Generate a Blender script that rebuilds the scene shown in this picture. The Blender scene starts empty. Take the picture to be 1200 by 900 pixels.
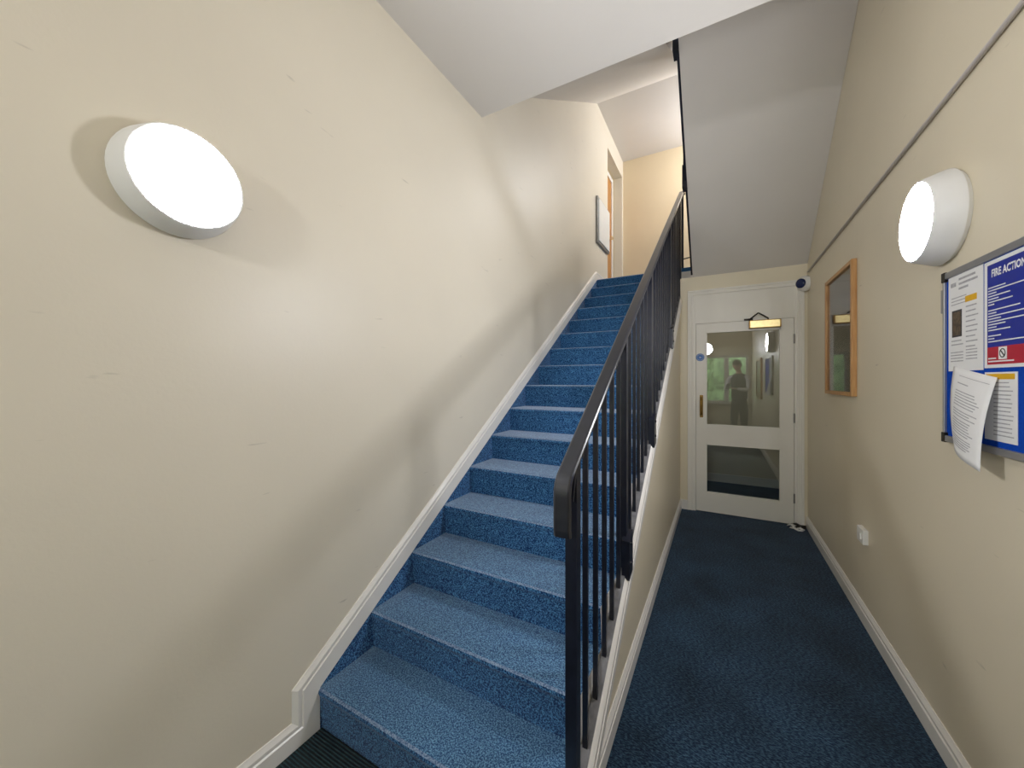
import bpy, bmesh, math, random
from mathutils import Vector, Matrix
random.seed(7)
PI = math.pi
scene = bpy.context.scene
C = scene.collection

# ---------------------------------------------------------------- camera, sky, exposure
CAM_H = 1.39                      # camera height (door leaf = 1.99 m)
FPX = 440.0                       # focal length in pixels of the 1200 px wide frame
YAW = math.atan(243.0 / FPX)      # the corridor's vanishing point lies at x = 843
HORIZON = 446.0
cam_data = bpy.data.cameras.new('camera')
cam = bpy.data.objects.new('camera', cam_data)
C.objects.link(cam)
cam.location = (0, 0, CAM_H)
cam.rotation_euler = (PI / 2, 0, YAW)
cam_data.sensor_width = 36.0
cam_data.lens = 36.0 * FPX / 1200.0
cam_data.shift_y = -(450.0 - HORIZON) / 1200.0
cam_data.clip_start = 0.02
scene.camera = cam

world = bpy.data.worlds.new('overcast_sky')
scene.world = world
world.use_nodes = True
bg = world.node_tree.nodes['Background']
bg.inputs['Color'].default_value = (0.86, 0.93, 1.0, 1)
bg.inputs['Strength'].default_value = 8.0

vs = scene.view_settings
vs.view_transform = 'Standard'
vs.look = 'None'
vs.exposure = 0.88
vs.gamma = 1.0
vs.use_curve_mapping = False
scene.cycles.use_denoising = True
scene.cycles.max_bounces = 10
scene.cycles.diffuse_bounces = 6
scene.cycles.glossy_bounces = 4
scene.cycles.transparent_max_bounces = 12
scene.cycles.sample_clamp_indirect = 8.0

LAMP = 70.0                       # radiance of the bulkhead lamps' diffusers

# ---------------------------------------------------------------- pixel -> place helpers
_c, _s = math.cos(YAW), math.sin(YAW)
def ray(u, v):
    a = (u - 600.0) / FPX; b = (HORIZON - v) / FPX
    return Vector((a * _c - _s, a * _s + _c, b))
def onx(u, v, x):
    d = ray(u, v); t = x / d.x
    return Vector((x, d.y * t, CAM_H + d.z * t))
def ony(u, v, y):
    d = ray(u, v); t = y / d.y
    return Vector((d.x * t, y, CAM_H + d.z * t))

# ---------------------------------------------------------------- materials
def new_mat(name):
    m = bpy.data.materials.new(name); m.use_nodes = True
    return m, m.node_tree.nodes, m.node_tree.links, m.node_tree.nodes['Principled BSDF']
def plain(name, col, rough=0.5, metal=0.0, spec=0.5, noise=0.0, nscale=40.0, bump=0.0, bscale=200.0, coat=0.0):
    m, n, l, b = new_mat(name)
    b.inputs['Base Color'].default_value = (*col, 1)
    b.inputs['Roughness'].default_value = rough
    b.inputs['Metallic'].default_value = metal
    b.inputs['Specular IOR Level'].default_value = spec
    if coat: b.inputs['Coat Weight'].default_value = coat
    tc = n.new('ShaderNodeTexCoord')
    if noise > 0:
        t = n.new('ShaderNodeTexNoise'); t.inputs['Scale'].default_value = nscale; t.inputs['Detail'].default_value = 5
        l.new(tc.outputs['Object'], t.inputs['Vector'])
        r = n.new('ShaderNodeValToRGB')
        r.color_ramp.elements[0].position = 0.3; r.color_ramp.elements[1].position = 0.7
        r.color_ramp.elements[0].color = (*[max(0, c * (1 - noise)) for c in col], 1)
        r.color_ramp.elements[1].color = (*[min(1, c * (1 + noise)) for c in col], 1)
        l.new(t.outputs['Fac'], r.inputs['Fac']); l.new(r.outputs['Color'], b.inputs['Base Color'])
    if bump > 0:
        t2 = n.new('ShaderNodeTexNoise'); t2.inputs['Scale'].default_value = bscale; t2.inputs['Detail'].default_value = 3
        l.new(tc.outputs['Object'], t2.inputs['Vector'])
        bp = n.new('ShaderNodeBump'); bp.inputs['Strength'].default_value = bump; bp.inputs['Distance'].default_value = 0.002
        l.new(t2.outputs['Fac'], bp.inputs['Height']); l.new(bp.outputs['Normal'], b.inputs['Normal'])
    return m

def wall_paint(name, col, rough=0.42, scuffs=True):
    m, n, l, b = new_mat(name)
    tc = n.new('ShaderNodeTexCoord')
    t = n.new('ShaderNodeTexNoise'); t.inputs['Scale'].default_value = 1.3; t.inputs['Detail'].default_value = 6
    l.new(tc.outputs['Object'], t.inputs['Vector'])
    r = n.new('ShaderNodeValToRGB')
    r.color_ramp.elements[0].position = 0.3; r.color_ramp.elements[1].position = 0.72
    r.color_ramp.elements[0].color = (*[c * 0.96 for c in col], 1)
    r.color_ramp.elements[1].color = (*[min(1, c * 1.03) for c in col], 1)
    l.new(t.outputs['Fac'], r.inputs['Fac'])
    out = r.outputs['Color']
    if scuffs:                                           # knocks and drag marks: small, sparse, slanted
        mp = n.new('ShaderNodeMapping'); mp.inputs['Rotation'].default_value = (0.6, 0, 0)
        mp.inputs['Scale'].default_value = (1, 2.2, 12)
        l.new(tc.outputs['Object'], mp.inputs['Vector'])
        v = n.new('ShaderNodeTexNoise'); v.inputs['Scale'].default_value = 3.1; v.inputs['Detail'].default_value = 2
        l.new(mp.outputs['Vector'], v.inputs['Vector'])
        r2 = n.new('ShaderNodeValToRGB')
        r2.color_ramp.elements[0].position = 0.735; r2.color_ramp.elements[0].color = (0, 0, 0, 1)
        r2.color_ramp.elements[1].position = 0.80; r2.color_ramp.elements[1].color = (0.5, 0.5, 0.5, 1)
        l.new(v.outputs['Fac'], r2.inputs['Fac'])
        mx = n.new('ShaderNodeMix'); mx.data_type = 'RGBA'
        l.new(r2.outputs['Color'], mx.inputs[0]); l.new(out, mx.inputs[6])
        mx.inputs[7].default_value = (col[0] * .5, col[1] * .5, col[2] * .5, 1)
        out = mx.outputs[2]
    l.new(out, b.inputs['Base Color'])
    b.inputs['Roughness'].default_value = rough
    b.inputs['Specular IOR Level'].default_value = 0.5
    t2 = n.new('ShaderNodeTexNoise'); t2.inputs['Scale'].default_value = 90; t2.inputs['Detail'].default_value = 4
    l.new(tc.outputs['Object'], t2.inputs['Vector'])
    bp = n.new('ShaderNodeBump'); bp.inputs['Strength'].default_value = 0.12; bp.inputs['Distance'].default_value = 0.003
    l.new(t2.outputs['Fac'], bp.inputs['Height']); l.new(bp.outputs['Normal'], b.inputs['Normal'])
    return m

def carpet(name, dark, light, scale, lo, hi, stretch=(1, 1, 1), rot=(0, 0, 0), big=0.25, worn=None, sheen=0.0, bump=0.6):
    m, n, l, b = new_mat(name)
    tc = n.new('ShaderNodeTexCoord')
    mp = n.new('ShaderNodeMapping'); mp.inputs['Scale'].default_value = stretch; mp.inputs['Rotation'].default_value = rot
    l.new(tc.outputs['Object'], mp.inputs['Vector'])
    t = n.new('ShaderNodeTexNoise'); t.inputs['Scale'].default_value = scale; t.inputs['Detail'].default_value = 2.5; t.inputs['Roughness'].default_value = 0.65
    l.new(mp.outputs['Vector'], t.inputs['Vector'])
    r = n.new('ShaderNodeValToRGB')
    r.color_ramp.elements[0].position = lo; r.color_ramp.elements[0].color = (*dark, 1)
    r.color_ramp.elements[1].position = hi; r.color_ramp.elements[1].color = (*light, 1)
    l.new(t.outputs['Fac'], r.inputs['Fac'])
    out = r.outputs['Color']
    g = n.new('ShaderNodeTexNoise'); g.inputs['Scale'].default_value = 3.0; g.inputs['Detail'].default_value = 4
    l.new(tc.outputs['Object'], g.inputs['Vector'])
    if worn is not None:                                 # foot wear along the middle of the treads
        sx = n.new('ShaderNodeSeparateXYZ'); l.new(tc.outputs['Object'], sx.inputs[0])
        d = n.new('ShaderNodeMath'); d.operation = 'ADD'; d.inputs[1].default_value = 0.86
        l.new(sx.outputs['X'], d.inputs[0])
        ab = n.new('ShaderNodeMath'); ab.operation = 'ABSOLUTE'; l.new(d.outputs[0], ab.inputs[0])
        mr = n.new('ShaderNodeMapRange'); mr.interpolation_type = 'SMOOTHSTEP'
        mr.inputs['From Min'].default_value = 0.50; mr.inputs['From Max'].default_value = 0.22
        l.new(ab.outputs[0], mr.inputs['Value'])
        mu = n.new('ShaderNodeMath'); mu.operation = 'MULTIPLY'
        l.new(mr.outputs[0], mu.inputs[0]); l.new(g.outputs['Fac'], mu.inputs[1])
        mx = n.new('ShaderNodeMix'); mx.data_type = 'RGBA'
        l.new(mu.outputs[0], mx.inputs[0]); l.new(out, mx.inputs[6]); mx.inputs[7].default_value = (*worn, 1)
        out = mx.outputs[2]
    hs = n.new('ShaderNodeMapRange'); hs.inputs['From Min'].default_value = 0.3; hs.inputs['From Max'].default_value = 0.7
    hs.inputs['To Min'].default_value = 1 - big; hs.inputs['To Max'].default_value = 1 + big
    l.new(g.outputs['Fac'], hs.inputs['Value'])
    mm = n.new('ShaderNodeVectorMath'); mm.operation = 'SCALE'
    l.new(out, mm.inputs[0]); l.new(hs.outputs[0], mm.inputs['Scale'])
    l.new(mm.outputs[0], b.inputs['Base Color'])
    b.inputs['Roughness'].default_value = 0.95
    b.inputs['Specular IOR Level'].default_value = 0.15
    b.inputs['Sheen Weight'].default_value = sheen
    b.inputs['Sheen Roughness'].default_value = 0.45
    b.inputs['Sheen Tint'].default_value = (0.75, 0.82, 1.0, 1)
    bp = n.new('ShaderNodeBump'); bp.inputs['Strength'].default_value = bump; bp.inputs['Distance'].default_value = 0.004
    l.new(t.outputs['Fac'], bp.inputs['Height']); l.new(bp.outputs['Normal'], b.inputs['Normal'])
    return m

def emit(name, col, strength):
    m, n, l, b = new_mat(name)
    b.inputs['Base Color'].default_value = (0.9, 0.9, 0.9, 1)
    b.inputs['Emission Color'].default_value = (*col, 1)
    b.inputs['Emission Strength'].default_value = strength
    return m

def thin_glass(name, tint=(0.9, 0.93, 0.92), ior=1.5, gain=1.6):
    """a thin pane: both faces of the sheet reflect"""
    m, n, l, b = new_mat(name)
    n.remove(b)
    out = n['Material Output']
    tr = n.new('ShaderNodeBsdfTransparent'); tr.inputs[0].default_value = (*tint, 1)
    gl = n.new('ShaderNodeBsdfGlossy'); gl.inputs['Roughness'].default_value = 0.0; gl.inputs[0].default_value = (1, 1, 1, 1)
    fr = n.new('ShaderNodeFresnel'); fr.inputs['IOR'].default_value = ior
    mu = n.new('ShaderNodeMath'); mu.operation = 'MULTIPLY'; mu.inputs[1].default_value = gain; mu.use_clamp = True
    l.new(fr.outputs[0], mu.inputs[0])
    mx = n.new('ShaderNodeMixShader')
    l.new(mu.outputs[0], mx.inputs[0]); l.new(tr.outputs[0], mx.inputs[1]); l.new(gl.outputs[0], mx.inputs[2])
    l.new(mx.outputs[0], out.inputs['Surface'])
    return m

def wood(name, a, b_, scale=6.0, rough=0.4):
    m, n, l, b = new_mat(name)
    tc = n.new('ShaderNodeTexCoord')
    mp = n.new('ShaderNodeMapping'); mp.inputs['Scale'].default_value = (14, 14, 1.2)
    l.new(tc.outputs['Object'], mp.inputs['Vector'])
    t = n.new('ShaderNodeTexNoise'); t.inputs['Scale'].default_value = scale; t.inputs['Detail'].default_value = 5
    l.new(mp.outputs['Vector'], t.inputs['Vector'])
    r = n.new('ShaderNodeValToRGB')
    r.color_ramp.elements[0].position = 0.3; r.color_ramp.elements[0].color = (*a, 1)
    r.color_ramp.elements[1].position = 0.7; r.color_ramp.elements[1].color = (*b_, 1)
    l.new(t.outputs['Fac'], r.inputs['Fac']); l.new(r.outputs['Color'], b.inputs['Base Color'])
    b.inputs['Roughness'].default_value = rough
    return m

M = {}
CREAM = (0.73, 0.675, 0.565)
CREAM2 = (0.72, 0.650, 0.505)
M['wall'] = wall_paint('cream_wall_paint', CREAM)
M['wall_light_tint'] = wall_paint('cream_paint_light_tinted', (0.72, 0.60, 0.41), scuffs=False)  # landing wall: tan cast of light and exposure put into the paint colour
M['wall_plain'] = wall_paint('cream_wall_paint_clean', CREAM2, scuffs=False)
M['wall_door'] = wall_paint('cream_wall_paint_door_end', (0.80, 0.73, 0.57), scuffs=False)
M['wall_right'] = wall_paint('cream_wall_paint_right', CREAM2)
M['ceiling'] = wall_paint('white_ceiling_paint', (0.69, 0.66, 0.625), rough=0.7, scuffs=False)
M['trim'] = plain('white_gloss_trim', (0.78, 0.76, 0.73), 0.28, noise=0.03, nscale=3)
M['door'] = plain('white_door_paint', (0.85, 0.83, 0.77), 0.35, noise=0.02, nscale=3)
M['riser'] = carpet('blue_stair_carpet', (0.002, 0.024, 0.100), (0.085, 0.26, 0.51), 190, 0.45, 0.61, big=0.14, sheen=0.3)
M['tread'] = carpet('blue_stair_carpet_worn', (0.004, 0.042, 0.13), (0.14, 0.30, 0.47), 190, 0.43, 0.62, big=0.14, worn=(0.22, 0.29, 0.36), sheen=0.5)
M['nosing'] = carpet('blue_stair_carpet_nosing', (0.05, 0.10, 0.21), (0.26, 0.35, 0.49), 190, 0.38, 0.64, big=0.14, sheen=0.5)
M['hall'] = carpet('navy_hall_carpet', (0.002, 0.009, 0.030), (0.052, 0.115, 0.175), 75, 0.43, 0.72, stretch=(1, 2.6, 1), rot=(0, 0, 0.7), big=0.35, sheen=0.15)
M['grey_bar'] = plain('grey_painted_steel', (0.16, 0.16, 0.17), 0.55, noise=0.25, nscale=30)
M['black'] = plain('black_painted_steel', (0.008, 0.010, 0.020), 0.30, noise=0.3, nscale=25, spec=0.6)
M['rail'] = plain('black_plastic_handrail', (0.014, 0.016, 0.023), 0.29, noise=0.2, nscale=20, spec=0.7)
M['lamp_white'] = plain('white_lamp_plastic', (0.80, 0.80, 0.80), 0.4, noise=0.01, nscale=5)
M['lamp'] = emit('lit_diffuser', (0.95, 0.96, 1.0), LAMP)
M['lamp_landing'] = emit('lit_diffuser_landing', (0.95, 0.96, 1.0), LAMP * 1.7)
M['lobby_fill'] = emit('fill_diffuser_lobby', (1.0, 0.95, 0.88), LAMP * 0.035)
M['glass'] = thin_glass('door_glass', gain=2.6)
M['window_glass'] = thin_glass('window_glass', tint=(0.95, 0.97, 0.96), gain=1.0)
M['brass'] = plain('polished_brass', (0.86, 0.70, 0.36), 0.34, 1.0, noise=0.1, nscale=30)
M['brass_dark'] = plain('aged_brass', (0.28, 0.17, 0.05), 0.4, 1.0, noise=0.2, nscale=40)
M['dark_metal'] = plain('dark_bronze_metal', (0.03, 0.025, 0.02), 0.4, 0.6, noise=0.2, nscale=40)
M['steel'] = plain('grey_steel', (0.32, 0.32, 0.31), 0.4, 0.8, noise=0.1, nscale=30)
M['alu'] = plain('silver_aluminium', (0.42, 0.42, 0.43), 0.35, 0.7, noise=0.05, nscale=20)
M['felt'] = plain('blue_felt', (0.005, 0.06, 0.42), 0.9, spec=0.1, noise=0.12, nscale=150, bump=0.3, bscale=500)
M['paper'] = plain('white_paper', (0.80, 0.80, 0.80), 0.7, spec=0.2, noise=0.015, nscale=15)
M['ink'] = plain('grey_print', (0.40, 0.40, 0.42), 0.7, noise=0.15, nscale=60)
M['ink_dark'] = plain('dark_print', (0.06, 0.06, 0.065), 0.7, noise=0.2, nscale=60)
M['fire_blue'] = plain('notice_blue', (0.008, 0.022, 0.30), 0.35, noise=0.05, nscale=20)
M['fire_red'] = plain('notice_red', (0.46, 0.008, 0.035), 0.35, noise=0.05, nscale=20)
M['yellow'] = plain('notice_yellow', (0.75, 0.42, 0.01), 0.6, noise=0.05, nscale=30)
M['photo_brown'] = plain('brown_photo_print', (0.10, 0.07, 0.045), 0.6, noise=0.6, nscale=90)
M['sign_blue'] = plain('sign_blue', (0.0, 0.13, 0.50), 0.4, noise=0.05, nscale=60)
M['lens_blue'] = plain('dark_blue_lens', (0.004, 0.016, 0.085), 0.15, noise=0.1, nscale=40)
M['white_plastic'] = plain('white_plastic', (0.78, 0.78, 0.76), 0.35, noise=0.02, nscale=20)
M['conduit'] = plain('grey_conduit', (0.52, 0.48, 0.46), 0.4, noise=0.05, nscale=20)
M['oak'] = wood('oak_frame_wood', (0.42, 0.20, 0.06), (0.58, 0.33, 0.13))
M['door_wood'] = wood('orange_veneer_wood', (0.38, 0.16, 0.03), (0.55, 0.26, 0.07))
M['cupboard'] = wood('pale_cupboard_wood', (0.34, 0.27, 0.19), (0.42, 0.34, 0.24))
M['art_mauve'] = plain('print_mauve', (0.20, 0.10, 0.10), 0.7, noise=0.2, nscale=8)
M['art_pale'] = plain('print_muted_violet', (0.17, 0.12, 0.15), 0.7, noise=0.2, nscale=10)
M['art_tan'] = plain('print_tan', (0.50, 0.33, 0.18), 0.7, noise=0.15, nscale=12)
M['art_green'] = plain('print_grey_green', (0.15, 0.15, 0.14), 0.7, noise=0.3, nscale=25)
M['art_red'] = plain('print_dark_red', (0.15, 0.05, 0.045), 0.7, noise=0.2, nscale=10)
M['picture_glass'] = thin_glass('picture_glass', tint=(0.96, 0.96, 0.96), gain=0.9)
M['foliage'] = plain('hedge_green', (0.085, 0.13, 0.045), 0.7, noise=0.75, nscale=9)
M['grass'] = plain('lawn_green', (0.05, 0.085, 0.02), 0.9, noise=0.4, nscale=12)
M['paving'] = plain('grey_paving', (0.30, 0.29, 0.27), 0.9, noise=0.15, nscale=8)
M['skin'] = plain('skin', (0.50, 0.29, 0.21), 0.5, noise=0.05, nscale=20)
M['shirt'] = plain('white_shirt_cloth', (0.62, 0.61, 0.60), 0.8, noise=0.06, nscale=12, bump=0.2, bscale=300)
M['vest'] = plain('dark_vest_cloth', (0.018, 0.018, 0.022), 0.75, noise=0.2, nscale=12, bump=0.3, bscale=120)
M['trousers'] = plain('dark_trouser_cloth', (0.020, 0.022, 0.030), 0.8, noise=0.2, nscale=12)
M['hair'] = plain('dark_hair', (0.012, 0.009, 0.007), 0.6, noise=0.3, nscale=60)
M['shoe'] = plain('black_shoe_leather', (0.01, 0.01, 0.01), 0.4, noise=0.2, nscale=30)
M['phone'] = plain('black_phone_glass', (0.01, 0.01, 0.012), 0.15, noise=0.1, nscale=30)

def mat_mat():
    m, n, l, b = new_mat('ribbed_entrance_mat')
    tc = n.new('ShaderNodeTexCoord')
    w = n.new('ShaderNodeTexWave'); w.wave_type = 'BANDS'; w.bands_direction = 'Y'
    w.inputs['Scale'].default_value = 28; w.inputs['Distortion'].default_value = 0.4
    l.new(tc.outputs['Object'], w.inputs['Vector'])
    t = n.new('ShaderNodeTexNoise'); t.inputs['Scale'].default_value = 220
    l.new(tc.outputs['Object'], t.inputs['Vector'])
    mu = n.new('ShaderNodeMath'); mu.operation = 'MULTIPLY'
    l.new(w.outputs['Fac'], mu.inputs[0]); l.new(t.outputs['Fac'], mu.inputs[1])
    r = n.new('ShaderNodeValToRGB')
    r.color_ramp.elements[0].position = 0.1; r.color_ramp.elements[0].color = (0.004, 0.010, 0.014, 1)
    r.color_ramp.elements[1].position = 0.6; r.color_ramp.elements[1].color = (0.02, 0.06, 0.075, 1)
    l.new(mu.outputs[0], r.inputs['Fac']); l.new(r.outputs['Color'], b.inputs['Base Color'])
    b.inputs['Roughness'].default_value = 0.95
    bp = n.new('ShaderNodeBump'); bp.inputs['Strength'].default_value = 0.8; bp.inputs['Distance'].default_value = 0.006
    l.new(w.outputs['Fac'], bp.inputs['Height']); l.new(bp.outputs['Normal'], b.inputs['Normal'])
    return m
M['mat'] = mat_mat()

# ---------------------------------------------------------------- mesh helpers
def link(name, bm, mat, parent=None, smooth=False, bevel=0.0, seg=2):
    me = bpy.data.meshes.new(name)
    bmesh.ops.recalc_face_normals(bm, faces=bm.faces[:])
    bm.to_mesh(me); bm.free()
    for mm in (mat if isinstance(mat, (list, tuple)) else [mat]):
        me.materials.append(M[mm])
    if smooth:
        for p in me.polygons: p.use_smooth = True
    o = bpy.data.objects.new(name, me); C.objects.link(o)
    if bevel > 0:
        md = o.modifiers.new('bevel', 'BEVEL'); md.width = bevel; md.segments = seg; md.limit_method = 'ANGLE'; md.angle_limit = math.radians(40)
    if parent is not None: o.parent = parent
    return o
def tag(o, label=None, cat=None, group=None, kind=None):
    if label: o['label'] = label
    if cat: o['category'] = cat
    if group: o['group'] = group
    if kind: o['kind'] = kind
    return o
def empty(name, loc=(0, 0, 0)):
    o = bpy.data.objects.new(name, None); o.empty_display_size = 0.1; C.objects.link(o)
    o.location = loc
    return o
def part(name, bm, mat, parent, **k):
    """mesh given in world coordinates, parented to an Empty that only has a location"""
    o = link(name, bm, mat, None, **k)
    bpy_parent(o, parent)
    return o
def world_loc(p):
    v = Vector(p.location)
    while p.parent is not None:
        p = p.parent; v = v + p.location
    return v
def bpy_parent(o, parent):
    w = world_loc(parent)
    o.parent = parent
    o.data.transform(Matrix.Translation(-w))
def box(x0, x1, y0, y1, z0, z1, bm=None):
    bm = bm or bmesh.new()
    vs_ = [bm.verts.new(p) for p in [(x0, y0, z0), (x1, y0, z0), (x1, y1, z0), (x0, y1, z0), (x0, y0, z1), (x1, y0, z1), (x1, y1, z1), (x0, y1, z1)]]
    for f in [(0, 3, 2, 1), (4, 5, 6, 7), (0, 1, 5, 4), (1, 2, 6, 5), (2, 3, 7, 6), (3, 0, 4, 7)]:
        bm.faces.new([vs_[i] for i in f])
    return bm
def prism_x(poly, x0, x1, bm=None, matfun=None):
    """polygon of (y, z) extruded along X"""
    bm = bm or bmesh.new()
    a = [bm.verts.new((x0, y, z)) for y, z in poly]
    b = [bm.verts.new((x1, y, z)) for y, z in poly]
    n = len(poly)
    fa = bm.faces.new(a); fb = bm.faces.new(b[::-1])
    for i in range(n):
        f = bm.faces.new([a[i], b[i], b[(i + 1) % n], a[(i + 1) % n]])
        if matfun: f.material_index = matfun(i)
    if matfun: fa.material_index = matfun(-1); fb.material_index = matfun(-2)
    return bm
def sweep_yz(path, profile, x0, sx):
    """a board of given (offset, height) profile swept along a path in the YZ plane, mitred"""
    bm = bmesh.new(); rows = []
    P = [Vector(p) for p in path]
    for i, p in enumerate(P):
        ns = []
        if i > 0: d = (P[i] - P[i - 1]).normalized(); ns.append(Vector((-d.y, d.x)))
        if i < len(P) - 1: d = (P[i + 1] - P[i]).normalized(); ns.append(Vector((-d.y, d.x)))
        nrm = sum(ns, Vector((0, 0))).normalized()
        k = 1.0 / max(0.3, nrm.dot(ns[0]))
        rows.append([bm.verts.new((x0 + sx * d_, p.x + nrm.x * k * t, p.y + nrm.y * k * t)) for d_, t in profile])
    m = len(profile)
    for a, b in zip(rows, rows[1:]):
        for j in range(m):
            bm.faces.new([a[j], b[j], b[(j + 1) % m], a[(j + 1) % m]])
    bm.faces.new(rows[0]); bm.faces.new(rows[-1][::-1])
    return bm
def lathe(profile, axis_p, axis, seg=48):
    """profile of (radius, distance along axis); closed at both ends when radius is 0"""
    bm = bmesh.new(); ax = Vector(axis).normalized(); o = Vector(axis_p)
    u = ax.orthogonal().normalized(); w = ax.cross(u); rings = []
    for r, t in profile:
        if r <= 1e-6: rings.append([bm.verts.new(o + ax * t)])
        else: rings.append([bm.verts.new(o + ax * t + (u * math.cos(2 * PI * k / seg) + w * math.sin(2 * PI * k / seg)) * r) for k in range(seg)])
    for a, b in zip(rings, rings[1:]):
        for k in range(seg):
            k2 = (k + 1) % seg
            if len(a) == 1 and len(b) == 1: continue
            if len(a) == 1: bm.faces.new([a[0], b[k], b[k2]])
            elif len(b) == 1: bm.faces.new([a[k], b[0], a[k2]])
            else: bm.faces.new([a[k], b[k], b[k2], a[k2]])
    return bm
def tube(pts, r, seg=8, bm=None):
    bm = bm or bmesh.new(); P = [Vector(p) for p in pts]; rings = []
    up = None
    for i, p in enumerate(P):
        d = (P[min(i + 1, len(P) - 1)] - P[max(i - 1, 0)]).normalized()
        u = d.orthogonal().normalized() if up is None else (up - d * up.dot(d)).normalized()
        up = u; w = d.cross(u)
        rings.append([bm.verts.new(p + (u * math.cos(2 * PI * k / seg) + w * math.sin(2 * PI * k / seg)) * r) for k in range(seg)])
    for a, b in zip(rings, rings[1:]):
        for k in range(seg): bm.faces.new([a[k], b[k], b[(k + 1) % seg], a[(k + 1) % seg]])
    bm.faces.new(rings[0][::-1]); bm.faces.new(rings[-1])
    return bm
def struct(name, bm, mat, **k):
    o = link(name, bm, mat, **k); o['kind'] = 'structure'
    return o

# ---------------------------------------------------------------- the building: main measures (metres)
XL, XR = -1.405, 0.733            # left wall, right wall
XS = -0.373                       # hall face of the wall under the stair
XSI = -0.405                      # its stair side
YD = 4.47                         # wall with the glazed door
YB = -2.50                        # entrance wall behind the camera
YLB = 6.37                        # back wall of the landing
RISE, GO, Y1, NSTEP = 0.169, 0.2585, 0.930, 16
ZL = RISE * NSTEP                 # landing floor
SL = RISE / GO
ZC = 3.168                        # low ceiling
YC = 2.123                        # its edge
ZLC = 5.03                        # landing ceiling
def nose(y): return RISE + SL * (y - Y1)
def wtop(y): return 0.207 + SL * (y - 1.264)     # top of the wall under the stair

SKIRT = [(0, 0), (0.016, 0), (0.016, 0.066), (0.011, 0.071), (0.014, 0.076), (0.014, 0.086), (0.007, 0.098), (0.004, 0.104), (0, 0.104)]

# floor
struct('floor', box(XL - 0.1, XR + 0.1, YB - 0.1, 6.1, -0.08, 0.0), 'hall')
# left wall with the recess of the landing door
RY0, RY1, RZ1 = 5.385, 6.30, 4.74
bm = box(XL - 0.12, XL, YB - 0.12, RY0, -0.08, 6.0)
box(XL - 0.12, XL, RY0, RY1, RZ1, 6.0, bm)
box(XL - 0.12, XL, RY1, YLB + 0.12, -0.08, 6.0, bm)
box(XL - 0.12, XL, RY0, RY1, -0.08, ZL - 0.01, bm)
wl = struct('wall_left', bm, 'wall')
struct('wall_right', box(XR, XR + 0.12, YB - 0.12, YLB + 0.12, -0.08, 6.0), 'wall_right')
struct('wall_landing', box(XL - 0.12, XR, YLB, YLB + 0.12, ZL - 0.2, 6.0), 'wall_light_tint')
struct('wall_lobby', box(XS - 0.067, XR, 5.90, 6.02, -0.01, 2.46), 'wall_plain')
# wall below the stair: a triangle on the hall side
y0 = 1.264 - 0.207 / SL
struct('wall_stair', prism_x([(y0, 0), (5.9, 0), (5.9, 2.45), (4.83, 2.45), ((2.45 - 0.207) / SL + 1.264, 2.45)], XSI, XS), 'wall_plain')
# door wall, around the opening
DL, DR, DT = -0.225, 0.635, 2.318            # opening (with the over-panel)
bm = box(XS, DL, YD, YD + 0.10, 0, 2.50)
box(DR, XR, YD, YD + 0.10, 0, 2.50, bm)
box(DL, DR, YD, YD + 0.10, DT, 2.50, bm)
struct('wall_front', bm, 'wall_door')
# low ceiling above the camera: a boxed bulkhead
struct('ceiling', box(XL, XR, YB, YC, ZC, 4.55), 'ceiling')
struct('ceiling_landing', box(XL, XR, 4.86, YLB, ZLC, ZLC + 0.3), 'ceiling')
# third flight, its underside rises away from the camera above the first
T3 = (ZLC - 3.33) / (4.86 - YC)
struct('ceiling_sloped', prism_x([(YC, 3.33), (4.86, ZLC), (4.86, ZLC + 0.3), (YC, 3.33 + 0.35)], XL, -0.335), 'ceiling')
struct('ceiling_upper', box(XL, XR, YC - 0.1, 5.2, 5.9, 6.0), 'ceiling')
struct('wall_upper', box(XL, XR, YC - 0.14, YC - 0.02, 4.55, 5.9), 'wall_plain')
# landing slab
bm = box(XL, XSI, 4.82, YLB, ZL - 0.25, ZL)
box(XSI, XR, 4.80, YLB, ZL - 0.25, ZL, bm)
struct('floor_landing', bm, 'riser')
bm = box(XSI + 0.001, XR - 0.001, 4.78, 4.80, ZL - 0.25, ZL - 0.05)
struct('trim_landing', bm, 'trim')

# entrance wall behind the camera, with a wide window
WX0, WX1, WZ0, WZ1 = -1.20, 0.66, 0.80, 2.06
bm = box(XL, WX0, YB - 0.12, YB, 0, ZC)
box(WX1, XR, YB - 0.12, YB, 0, ZC, bm)
box(WX0, WX1, YB - 0.12, YB, 0, WZ0, bm)
box(WX0, WX1, YB - 0.12, YB, WZ1, ZC, bm)
struct('wall_back', bm, 'wall_plain')
win = empty('window_1', ((WX0 + WX1) / 2, YB - 0.06, WZ0)); win['kind'] = 'structure'
bm = box(WX0, WX1, YB - 0.09, YB - 0.03, WZ0, WZ0 + 0.06)
box(WX0, WX1, YB - 0.09, YB - 0.03, WZ1 - 0.06, WZ1, bm)
for a, b in ((WX0, WX0 + .06), (WX1 - .06, WX1), (-0.62, -0.54), (0.11, 0.22)):
    box(a, b, YB - 0.09, YB - 0.03, WZ0 + 0.06, WZ1 - 0.06, bm)
part('window_frame', bm, 'trim', win)
for a, b in ((WX0 + .06, -0.62), (-0.54, 0.11), (0.22, WX1 - .06)):
    part('pane', box(a, b, YB - 0.063, YB - 0.057, WZ0 + .06, WZ1 - .06), 'window_glass', win)
part('window_sill', box(WX0 - .04, WX1 + .04, YB - 0.03, YB + 0.10, WZ0 - 0.03, WZ0), 'trim', win)

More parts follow.
